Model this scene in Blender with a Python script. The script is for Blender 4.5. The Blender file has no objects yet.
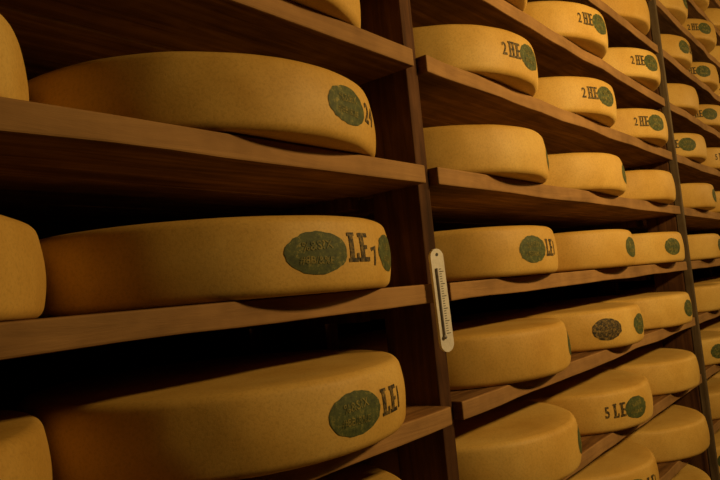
import bpy, bmesh, math, random
import numpy as np
from mathutils import Vector, Matrix, noise
random.seed(7)
L=1.9; R=0.302; OV=.058
EYE=1.55
def cam_axes(th,pi,ro):
    F=np.array([math.cos(th)*math.cos(pi),math.sin(th)*math.cos(pi),math.sin(pi)])
    r0=np.array([math.sin(th),-math.cos(th),0.0]); u0=np.cross(r0,F)
    return math.cos(ro)*r0-math.sin(ro)*u0, math.sin(ro)*r0+math.cos(ro)*u0, F
def proj(P,p):
    f,th,pi,ro,D=p[:5]
    Rr,U,F=cam_axes(th,pi,ro)
    v=np.array(P)-np.array([0,-D,0.0])
    return 360+f*v.dot(Rr)/v.dot(F), 240-f*v.dot(U)/v.dot(F)
def tang(cx,cy,r,D,side):
    dx,dy=cx,cy+D; d=math.hypot(dx,dy); a=math.atan2(dy,dx); b=math.asin(r/d)
    t=math.sqrt(d*d-r*r); ang=a+(-b if side>0 else b)
    return t*math.cos(ang), -D+t*math.sin(ang)
def resid(p):
    f,th,pi,ro,D,Xa,gap,h,z0=p
    o=[]
    pts=[(Xa,2,413,45),(Xa,1,426,160),(Xa,0,438,282),(Xa,-1,452,402),
         (Xa+gap,2,425,53),(Xa+gap,1,437,166),(Xa+gap,0,448,279),(Xa+gap,-1,458,398),
         (Xa+L,3,662,97),(Xa+L,2,671,152),(Xa+L,1,677,209),(Xa+L,0,684,265),(Xa+L,-1,692,323)]
    for X,k,x,y in pts:
        a,b=proj((X,0,z0+k*h),p); o+=[a-x,b-y]
    for k,y,w in((1,98,1),(0,325,1)):
        lo,hi=-0.3,Xa
        for _ in range(30):
            m=(lo+hi)/2
            if proj((m,0,z0+k*h),p)[0]<0: lo=m
            else: hi=m
        o.append(proj((lo,0,z0+k*h),p)[1]-y)
    s=(L-gap)/3
    for X,x,side in((Xa-s/2,36,-1),(Xa-s/2,389,1),(Xa+gap+s/2,563,1),(Xa+gap+1.5*s,638,1)):
        tx,ty=tang(X,R-OV,R,D,side); o.append(proj((tx,ty,z0+.06),p)[0]-x)
    o.append((f-800)/40)
    return np.array(o)
p=np.array([800,.608,.07,.103,.762,1.37,.048,.226,.015])
lam=1.0
for it in range(60):
    r=resid(p); J=np.zeros((len(r),9))
    for i in range(9):
        q=p.copy(); e=1e-5*max(abs(p[i]),.1); q[i]+=e; J[:,i]=(resid(q)-r)/e
    A=J.T@J; g=J.T@r
    st=np.linalg.solve(A+lam*np.diag(np.diag(A))*.01,-g)
    if (resid(p+st)**2).sum()<(r**2).sum(): p=p+st; lam*=.5
    else: lam*=3
f,th,pi_,ro,D,Xa,GAP,H,Z0=[float(v) for v in p]
Z0+=EYE

# ---------- materials ----------
def newmat(n):
    m=bpy.data.materials.new(n); m.use_nodes=True
    nt=m.node_tree; b=nt.nodes["Principled BSDF"]; return m,nt,b
def N(nt,t,**k):
    n=nt.nodes.new(t)
    for a,v in k.items(): setattr(n,a,v)
    return n
def ramp(nt,cols):
    r=N(nt,"ShaderNodeValToRGB"); e=r.color_ramp.elements
    e[0].position,e[0].color=cols[0][0],(*cols[0][1],1); e[1].position,e[1].color=cols[-1][0],(*cols[-1][1],1)
    for q,c in cols[1:-1]:
        x=e.new(q); x.color=(*c,1)
    return r
def coords(nt,scale=(1,1,1),rnd=True):
    tc=N(nt,"ShaderNodeTexCoord"); mp=N(nt,"ShaderNodeMapping"); mp.inputs["Scale"].default_value=scale
    nt.links.new(tc.outputs["Object"],mp.inputs["Vector"])
    if rnd:
        oi=N(nt,"ShaderNodeObjectInfo"); mu=N(nt,"ShaderNodeMath",operation='MULTIPLY'); mu.inputs[1].default_value=37
        nt.links.new(oi.outputs["Random"],mu.inputs[0]); cb=N(nt,"ShaderNodeCombineXYZ")
        for i in range(3): nt.links.new(mu.outputs[0],cb.inputs[i])
        nt.links.new(cb.outputs[0],mp.inputs["Location"])
    return mp.outputs[0]
def noise_n(nt,vec,sc,det=4,ro=.6,dist=0):
    n=N(nt,"ShaderNodeTexNoise"); n.inputs["Scale"].default_value=sc; n.inputs["Detail"].default_value=det
    n.inputs["Roughness"].default_value=ro; n.inputs["Distortion"].default_value=dist
    nt.links.new(vec,n.inputs["Vector"]); return n.outputs["Fac"]
def mixc(nt,a,b,fac,mode='MIX'):
    m=N(nt,"ShaderNodeMix",data_type='RGBA',blend_type=mode)
    if isinstance(fac,(int,float)): m.inputs[0].default_value=fac
    else: nt.links.new(fac,m.inputs[0])
    for s,i in((a,6),(b,7)):
        if isinstance(s,tuple): m.inputs[i].default_value=(*s,1)
        else: nt.links.new(s,m.inputs[i])
    return m.outputs[2]
def bump(nt,b,hs,st,dist):
    bp=N(nt,"ShaderNodeBump"); bp.inputs["Strength"].default_value=st; bp.inputs["Distance"].default_value=dist
    nt.links.new(hs,bp.inputs["Height"]); nt.links.new(bp.outputs[0],b.inputs["Normal"])

def rind():
    m,nt,b=newmat("cheese_rind"); v=coords(nt)
    big=noise_n(nt,v,6,6,.65); fine=noise_n(nt,v,230,4,.72)
    c1=ramp(nt,[(.3,(.68,.425,.092)),(.5,(.79,.53,.14)),(.72,(.87,.63,.20))]); nt.links.new(big,c1.inputs[0])
    c2=ramp(nt,[(.33,(.78,.74,.67)),(.52,(.97,.96,.95)),(.7,(1,1,1))]); nt.links.new(fine,c2.inputs[0])
    col=mixc(nt,c1.outputs[0],c2.outputs[0],.75,'MULTIPLY')
    oi=N(nt,"ShaderNodeObjectInfo"); c3=ramp(nt,[(0,(.85,.80,.72)),(1,(1,1,1))]); nt.links.new(oi.outputs["Random"],c3.inputs[0])
    col=mixc(nt,col,c3.outputs[0],1.0,'MULTIPLY')
    nt.links.new(col,b.inputs["Base Color"]); b.inputs["Roughness"].default_value=.56
    b.inputs["Specular IOR Level"].default_value=.3
    bump(nt,b,fine,.17,.0013); return m
def ink(n,c,c2,lo,hi,mid=None,sc=95):
    m,nt,b=newmat(n); v=coords(nt); f1=noise_n(nt,v,sc,5,.8)
    st=[(lo,c),(hi,c2)] if not mid else [(lo,c),((lo+hi)/2,mid),(hi,c2)]
    r=ramp(nt,st); nt.links.new(f1,r.inputs[0]); nt.links.new(r.outputs[0],b.inputs["Base Color"])
    b.inputs["Roughness"].default_value=.7; return m
def wood(n,dark,mid,light,axis=0,nose=None):
    m,nt,b=newmat(n)
    sc=[14,14,14]; sc[axis]=1.0
    v=coords(nt,tuple(sc)); g=noise_n(nt,v,3.2,6,.65,.6)
    r=ramp(nt,[(.3,dark),(.5,mid),(.72,light)]); nt.links.new(g,r.inputs[0])
    v2=coords(nt,(1,1,1)); bl=noise_n(nt,v2,4,4,.7)
    r2=ramp(nt,[(.3,(.5,.46,.44)),(.65,(1,1,1))]); nt.links.new(bl,r2.inputs[0])
    col=mixc(nt,r.outputs[0],r2.outputs[0],1.0,'MULTIPLY')
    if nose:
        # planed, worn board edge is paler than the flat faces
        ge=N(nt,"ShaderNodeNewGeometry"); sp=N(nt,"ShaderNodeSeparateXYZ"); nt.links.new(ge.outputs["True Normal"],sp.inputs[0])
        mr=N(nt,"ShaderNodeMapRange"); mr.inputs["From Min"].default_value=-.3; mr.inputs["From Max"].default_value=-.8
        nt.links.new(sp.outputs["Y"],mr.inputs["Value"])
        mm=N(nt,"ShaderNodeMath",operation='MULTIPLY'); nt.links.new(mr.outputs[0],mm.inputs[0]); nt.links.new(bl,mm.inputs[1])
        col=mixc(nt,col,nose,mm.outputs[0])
    nt.links.new(col,b.inputs["Base Color"]); b.inputs["Roughness"].default_value=.8; b.inputs["Specular IOR Level"].default_value=.2
    bump(nt,b,g,.5,.004); return m
def plain(n,a,c,sc=6,rough=.85):
    m,nt,b=newmat(n); v=coords(nt,rnd=False); q=noise_n(nt,v,sc,6)
    r=ramp(nt,[(.3,a),(.7,c)]); nt.links.new(q,r.inputs[0]); nt.links.new(r.outputs[0],b.inputs["Base Color"])
    b.inputs["Roughness"].default_value=rough; bump(nt,b,q,.3,.01); return m
M_rind=rind()
M_green=ink("green_stamp_ink",(.034,.052,.016),(.46,.38,.09),.36,.76,(.095,.122,.032))
M_black=ink("black_stamp_ink",(.014,.012,.007),(.45,.30,.07),.44,.76,None,130)
M_pale=ink("unprinted_rind",(.07,.09,.02),(.34,.29,.07),.40,.62)
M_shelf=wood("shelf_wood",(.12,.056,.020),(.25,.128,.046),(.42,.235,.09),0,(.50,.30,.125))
M_post=wood("post_wood",(.05,.021,.009),(.115,.050,.020),(.18,.085,.034),2)
M_rail=wood("weathered_rail_wood",(.10,.07,.045),(.17,.13,.08),(.24,.19,.12),2)
M_conc=plain("concrete_floor",(.06,.05,.04),(.10,.085,.07))
M_wall=plain("cellar_plaster",(.02,.015,.010),(.045,.034,.022),3)
M_plate=plain("thermometer_plate",(.78,.77,.75),(.88,.87,.85),30,.5)
M_mark=plain("thermometer_print",(.02,.02,.02),(.04,.04,.04),30,.6)
M_glass=plain("thermometer_spirit",(.25,.25,.28),(.35,.35,.4),30,.2)
M_metal=plain("painted_metal",(.3,.3,.29),(.38,.37,.36),20,.5)

def obj(name,me,parent=None,loc=(0,0,0)):
    o=bpy.data.objects.new(name,me); bpy.context.collection.objects.link(o); o.location=loc
    if parent: o.parent=parent
    return o
def box_mesh(name,sx,sy,sz,mat,bev=.002,segx=1,jit=0,seed=0):
    bm=bmesh.new(); bmesh.ops.create_cube(bm,size=1)
    for v in bm.verts: v.co=Vector(((v.co.x+.5)*sx,(v.co.y+.5)*sy,(v.co.z+.5)*sz))
    if bev: bmesh.ops.bevel(bm,geom=bm.edges[:],offset=bev,segments=2,affect='EDGES',profile=.5)
    if segx>1:
        for i in range(1,segx):
            bmesh.ops.bisect_plane(bm,geom=bm.verts[:]+bm.edges[:]+bm.faces[:],plane_co=(sx*i/segx,0,0),plane_no=(1,0,0))
        for v in bm.verts:
            if v.co.y<sy*.5:
                v.co.y+=jit*noise.noise(Vector((v.co.x*5,seed*3.1,0)))
                if v.co.z<sz*.5: v.co.z+=.004*noise.noise(Vector((v.co.x*4,seed*5.1,3)))
    me=bpy.data.meshes.new(name); bm.to_mesh(me); bm.free(); me.materials.append(mat); return me

# ---------- room ----------
X0,X1=-3.6,16.0; YB=1.25; YF=-1.85; ZC=3.95
def slab(name,a,b,mat):
    me=box_mesh(name,b[0]-a[0],b[1]-a[1],b[2]-a[2],mat,0); return obj(name,me,None,a)
slab("floor",(X0,YF,-.1),(X1,YB,0),M_conc)
slab("ceiling",(X0,YF,ZC),(X1,YB,ZC+.1),M_wall)
slab("wall_back",(X0,YB,-.1),(X1,YB+.1,ZC+.1),M_wall)
slab("wall_front",(X0,YF-.1,-.1),(X1,YF,ZC+.1),M_wall)
slab("wall_left",(X0-.1,YF-.1,-.1),(X0,YB+.1,ZC+.1),M_wall)
slab("wall_right",(X1,YF-.1,-.1),(X1+.1,YB+.1,ZC+.1),M_wall)

# ---------- rack ----------
KS=range(-6,10); BAYS=range(-1,6)
L0=2.02
def bay_end(b): return Xa+b*L if b>=0 else Xa+b*L0
T=.036; DEPTH=.63
rack=bpy.data.objects.new("wooden_cheese_rack",None); bpy.context.collection.objects.link(rack)
def planks_for(W): return [box_mesh("shelf_plank_mesh",W,DEPTH/3-.004,T,M_shelf,.003,24,.008,i) for i in range(4)]
PL={0:planks_for(L0-GAP),1:planks_for(L-GAP)}
postm=box_mesh("post_mesh",GAP-.004,.08,ZC,M_post,.003)
postf=box_mesh("front_post_mesh",GAP-.004,.115,ZC,M_post,.003)
railm=box_mesh("rail_mesh",GAP*.45,.03,ZC,M_rail,.003)
cleat=box_mesh("cleat_mesh",.03,DEPTH-.2,.028,M_post,.002)
for b in BAYS:
    W=(L if b>=1 else L0)-GAP; xs=bay_end(b)-W
    for k in KS:
        z=Z0+k*H
        if z>ZC-.1: continue
        for j in range(3):
            obj("shelf_plank",PL[1 if b>=1 else 0][random.randrange(4)],rack,(xs,j*(DEPTH/3),z-T+random.uniform(-.0015,0)))
        for cx in (xs+.001,xs+W-.031):
            obj("shelf_cleat",cleat,rack,(cx,.17,z-T-.028))
for b in [-2]+list(BAYS):
    xs=bay_end(b)+.002
    for y in (.022,.30,.55):
        obj("upright_post",postf if y<.1 else postm,rack,(xs,y,0))
    if b>=1: obj("upright_rail",railm,rack,(xs+GAP*.22,-.010,0))

# ---------- wheels ----------
HT=.113
def rad(phi,z,seed):
    t=z/HT
    bul=.007*(1-(2*t-.9)**2)
    n=noise.noise(Vector((math.cos(phi)*1.3,math.sin(phi)*1.3,seed*7.7)))*.007
    n+=noise.noise(Vector((math.cos(phi)*5,math.sin(phi)*5,seed*3.3+t*1.5)))*.002
    return R-.006+bul+n
def pos(phi,z,seed,off):
    r=rad(phi,z,seed)+off
    return Vector((r*math.sin(phi),-r*math.cos(phi),z))
def text_tris(txt,size,bold):
    cu=bpy.data.curves.new("t",'FONT'); cu.body=txt; cu.size=size; cu.offset=bold; cu.align_x='CENTER'; cu.align_y='CENTER'; cu.resolution_u=3
    o=bpy.data.objects.new("t",cu); bpy.context.collection.objects.link(o)
    dg=bpy.context.evaluated_depsgraph_get(); me=bpy.data.meshes.new_from_object(o.evaluated_get(dg))
    tb=bmesh.new(); tb.from_mesh(me)
    for _ in range(3):
        es=[e for e in tb.edges if e.calc_length()>.012]
        if es:
            bmesh.ops.subdivide_edges(tb,edges=es,cuts=1); bmesh.ops.triangulate(tb,faces=tb.faces[:])
    tb.verts.index_update()
    vs=[v.co.copy() for v in tb.verts]; fs=[[v.index for v in q.verts] for q in tb.faces]; tb.free()
    bpy.data.objects.remove(o); bpy.data.curves.remove(cu); bpy.data.meshes.remove(me)
    return vs,fs
def slab_glyph(ch,h):
    B={'L':[(.08,0,.32,1),(0,.88,.40,1),(0,0,.60,.13),(.48,0,.60,.30)],
       'E':[(.08,0,.34,1),(0,0,.64,.15),(0,.85,.64,1),(.26,.43,.52,.57)],
       'H':[(.08,0,.28,1),(.44,0,.64,1),(0,0,.34,.12),(0,.88,.34,1),(.38,0,.72,.12),(.38,.88,.72,1),(.2,.44,.5,.56)]}[ch]
    vs=[];fs=[]
    for x0,y0,x1,y1 in B:
        ny=max(1,round((y1-y0)/.15))
        for j in range(ny):
            a=y0+(y1-y0)*j/ny; c=y0+(y1-y0)*(j+1)/ny; n=len(vs)
            vs+=[Vector(((x-.31)*h,(y-.5)*h,0)) for x,y in((x0,a),(x1,a),(x1,c),(x0,c))]; fs.append([n,n+1,n+2,n+3])
    return vs,fs
def wheel_mesh(name,seed,marks):
    bm=bmesh.new(); seg=128
    prof=[]; rb=.013
    for q in (1,.75,.5,.3,.16): prof.append((q*R,0.0,'b'))
    for i in range(1,6):
        a=i/6*math.pi/2; prof.append((rb*.8*(1-math.sin(a)),rb*(1-math.cos(a)),'s'))
    for i in range(13): prof.append((0,rb+(HT-2*rb)*i/12,'s'))
    for i in range(5,0,-1):
        a=i/6*math.pi/2; prof.append((rb*(1-math.sin(a)),HT-rb*(1-math.cos(a)),'s'))
    for q in (.16,.3,.5,.75,1): prof.append((q*R,HT,'t'))
    rings=[]
    for ins,z,kind in prof:
        if ins>=R*.99:
            rings.append([bm.verts.new((0,0,z+(-.002 if kind=='t' else 0)))]); continue
        ring=[]
        for s in range(seg):
            ph=2*math.pi*s/seg
            r=rad(ph,z,seed)-ins
            if kind!='s': r=(R-ins)*.985 if ins>.1 else rad(ph,z,seed)-ins
            zz=z
            if kind=='t': zz+=.0025*noise.noise(Vector((r*math.sin(ph)*6,r*math.cos(ph)*6,seed)))+.001
            ring.append(bm.verts.new((r*math.sin(ph),-r*math.cos(ph),zz)))
        rings.append(ring)
    for a,b in zip(rings,rings[1:]):
        for s in range(seg):
            t=(s+1)%seg
            if len(a)==1: bm.faces.new((a[0],b[t],b[s]))
            elif len(b)==1: bm.faces.new((a[s],a[t],b[0]))
            else: bm.faces.new((a[s],a[t],b[t],b[s]))
    for fc in bm.faces: fc.smooth=True
    bmesh.ops.recalc_face_normals(bm,faces=bm.faces[:])
    for mk in marks:
        kind,deg,z,par=mk[:4]; p0=math.radians(deg)
        if kind=='oval':
            a,b,mi=par; rr=[]
            for q in range(0,7):
                ring=[]
                for s in range(40):
                    an=2*math.pi*s/40; e=1+ (.07*noise.noise(Vector((math.cos(an)*6,math.sin(an)*6,seed*2+deg))) if q==6 else 0)
                    x=a*q/6*math.cos(an)*e; y=b*q/6*math.sin(an)*e
                    ring.append(bm.verts.new(pos(p0+x/R,z+y,seed,.0007)))
                    if q==0: break
                rr.append(ring)
            for u,w in zip(rr,rr[1:]):
                for s in range(40):
                    t=(s+1)%40
                    fc=bm.faces.new((u[0],w[s],w[t])) if len(u)==1 else bm.faces.new((u[s],w[s],w[t],u[t]))
                    fc.material_index=mi; fc.smooth=True
        else:
            txt,size,bold,mi,rot,xs_=par
            if kind=='slab': vs,fs=slab_glyph(txt,size)
            else: vs,fs=text_tris(txt,size,bold)
            cr,sr=math.cos(math.radians(rot)),math.sin(math.radians(rot))
            off=.0014 if mi==3 else .0009
            for qi,q in enumerate(fs):
                nv=[]
                for i in q:
                    v=vs[i]; vx=v.x*xs_
                    nv.append(bm.verts.new(pos(p0+(vx*cr-v.y*sr)/R,z+(vx*sr+v.y*cr),seed,off+(qi*.00003 if kind=='slab' else 0))))
                try:
                    fc=bm.faces.new(nv); fc.material_index=mi
                except Exception: pass
    me=bpy.data.meshes.new(name); bm.to_mesh(me); bm.free()
    for m in (M_rind,M_green,M_black,M_pale): me.materials.append(m)
    return me
zc=HT/2
def oval(d,mi=1,a=.052,b=.031):
    o=[('oval',d,zc,(a,b,mi))]
    if mi==1:
        o+=[('text',d,zc+.010,("%&S?X",.018,.0002,3,4,1)),('text',d-.5,zc-.011,("#8B/&%E",.015,.0002,3,-3,1))]
    return o
def let(t,d,size=.044,rot=0,dz=0): return [('text',d,zc+dz,(t,size,.0010,2,rot,.8))]
def LE(d,h=.037,c="LE",dz=.003): return [('slab',d,zc+dz,(c[0],h,0,2,0,.85)),('slab',d+4.7,zc+dz,(c[1],h,0,2,0,.85))]
SETS={
 'A':oval(0)+let("2",12.5,.048,-8)+let("4",17.0,.048,-8),
 'B':oval(0)+LE(12.8,.044,"LE",.007)+let("7",23.0,.040,12,-.008)+oval(36),
 'C':oval(0)+LE(12.8,.040)+let("1",21.5,.045),
 'D':let("2",-21.0,.042)+LE(-16.2,.038,"HE")+oval(0),
 'E':oval(0),
 'F':oval(0,2)+oval(32),
 'G':let("5",-22,.043)+LE(-16.2,.039)+oval(0,1),
 'P':[],
}
MESH={k:[wheel_mesh("cheese_wheel_%s%d"%(k,i),hi*1.37+i*5.1,v) for i in range(2)] for hi,(k,v) in enumerate(SETS.items())}
s=(L-GAP)/3
SPEC={
 (0,1,2):('A',9,.0),(0,0,2):('B',-9.5,0),(0,-1,2):('C',-2.5,.006),(0,2,2):('P',0,-.015),
 (0,1,1):('P',0,0),(0,0,1):('P',0,0),(0,-1,1):('P',0,0),
 (1,2,0):('D',5,0),(1,2,1):('D',-6,0),(1,2,2):('D',-14,0),
 (1,3,1):('D',-2,0),(1,3,2):('D',-10,0),(1,3,0):('D',10,0),
 (1,1,0):('E',26,0),(1,1,1):('E',14,0),(1,1,2):('P',0,0),
 (1,0,0):('C',-11,0),(1,0,1):('E',4,0),(1,0,2):('E',-14,0),
 (1,-1,0):('E',24,0),(1,-1,1):('F',-31,0),(1,-1,2):('E',0,0),
 (1,-2,0):('E',22,0),(1,-2,1):('G',-16,0),(1,-2,2):('P',0,0),
}
rng=random.Random(3)
for b in BAYS:
    xe=bay_end(b)
    for k in KS:
        z=Z0+k*H
        if z+HT>ZC-.05: continue
        for i in range(3):
            if (b,k,i) in SPEC: kk,ang,ov=SPEC[(b,k,i)]
            else:
                kk=rng.choice("DDDEGCP" if k>=1 else "EECFPG"); ang=rng.uniform(-35,15); ov=rng.uniform(-.012,.006)
            if b<=0:
                sc=1.055; cx=xe-.328-.648*(2-i)
            else:
                sc=.978; cx=xe-s*(2.5-i)+(.036,.016,0)[i]
            o=obj("cheese_wheel",rng.choice(MESH[kk]),None,(cx+rng.uniform(-.002,.002),R*sc-OV-ov,z+.0005))
            o.scale=(sc,sc,1)
            o.rotation_euler=(0,0,math.radians(ang))

# ---------- thermometer ----------
def thermo():
    w,hh,t=.032,.192,.006
    e=bpy.data.objects.new("hanging_thermometer",None); bpy.context.collection.objects.link(e)
    bm=bmesh.new(); r=w/2; pts=[]
    for i in range(17): a=math.pi*i/16; pts.append((r*math.cos(a),hh/2-r+r*math.sin(a)))
    for i in range(17): a=math.pi+math.pi*i/16; pts.append((r*math.cos(a),-hh/2+r+r*math.sin(a)))
    fc=bm.faces.new([bm.verts.new((x,0,z)) for x,z in pts])
    ex=bmesh.ops.extrude_face_region(bm,geom=[fc]); 
    for v in ex['geom']:
        if isinstance(v,bmesh.types.BMVert): v.co.y+=t
    bmesh.ops.recalc_face_normals(bm,faces=bm.faces[:])
    me=bpy.data.meshes.new("plate"); bm.to_mesh(me); bm.free(); me.materials.append(M_plate); obj("plate",me,e)
    bm=bmesh.new(); bmesh.ops.create_cone(bm,cap_ends=True,segments=16,radius1=.0018,radius2=.0018,depth=.125)
    bmesh.ops.create_uvsphere(bm,u_segments=16,v_segments=10,radius=.004,matrix=Matrix.Translation((0,0,-.065)))
    me=bpy.data.meshes.new("tube"); bm.to_mesh(me); bm.free(); me.materials.append(M_glass); obj("spirit_tube",me,e,(-.006,-.002,-.003))
    bm=bmesh.new()
    for i in range(27):
        ln=.010 if i%5==0 else .005
        cx=.001+ln/2; z=-.062+i*.0046
        bmesh.ops.create_cube(bm,size=1,matrix=Matrix.Translation((cx,-.0004,z))@Matrix.Diagonal((ln,.0006,.0011,1)))
    bmesh.ops.create_cone(bm,cap_ends=True,segments=16,radius1=.003,radius2=.003,depth=.001,matrix=Matrix.Translation((0,-.0004,.085))@Matrix.Rotation(math.pi/2,4,'X'))
    me=bpy.data.meshes.new("marks"); bm.to_mesh(me); bm.free(); me.materials.append(M_mark); obj("scale_marks",me,e)
    return e
th_o=thermo(); th_o.location=(Xa-.020,-.020,Z0-.032)
th_o.rotation_euler=(0,math.radians(-1.5),math.radians(-15))

# ---------- lamps ----------
def lamp(x,y,z,power,col=(1,.62,.22)):
    e=bpy.data.objects.new("wall_lamp",None); bpy.context.collection.objects.link(e); e.location=(x,y,z)
    me=box_mesh("housing",.7,.05,.12,M_metal,.01); obj("housing",me,e,(-.35,-.05,-.06))
    bm=bmesh.new(); bmesh.ops.create_cone(bm,cap_ends=True,segments=24,radius1=.02,radius2=.02,depth=.6,matrix=Matrix.Translation((0,.03,0))@Matrix.Rotation(math.pi/2,4,'Y'))
    m=bpy.data.materials.get("lamp_tube")
    if not m:
        m,nt,b=newmat("lamp_tube"); b.inputs["Emission Color"].default_value=(*col,1); b.inputs["Emission Strength"].default_value=3
    me=bpy.data.meshes.new("tube"); bm.to_mesh(me); bm.free(); me.materials.append(m); obj("tube",me,e)
    ld=bpy.data.lights.new("lamp_light",'AREA'); ld.shape='RECTANGLE'; ld.size=.65; ld.size_y=.15; ld.energy=power; ld.color=col
    lo=bpy.data.objects.new("lamp_light",ld); bpy.context.collection.objects.link(lo); lo.parent=e; lo.location=(0,.07,0)
    lo.rotation_euler=(math.radians(90),0,0)
for x,pw in ((1.85,34),(4.6,14),(7.2,7),(9.8,4)): lamp(x,YF+.05,2.42,pw)

w=bpy.data.worlds.new("w"); bpy.context.scene.world=w; w.use_nodes=True
w.node_tree.nodes["Background"].inputs[0].default_value=(.02,.012,.006,1); w.node_tree.nodes["Background"].inputs[1].default_value=.3

Rr,U,F=cam_axes(th,pi_,ro)
cd=bpy.data.cameras.new("cam"); cd.sensor_width=36; cd.lens=f*36/720; cd.clip_start=.02
c=bpy.data.objects.new("camera",cd); bpy.context.collection.objects.link(c)
M=Matrix([[Rr[0],U[0],-F[0],0],[Rr[1],U[1],-F[1],-D],[Rr[2],U[2],-F[2],EYE],[0,0,0,1]])
c.matrix_world=M
bpy.context.scene.camera=c
bpy.context.scene.view_settings.view_transform='Standard'
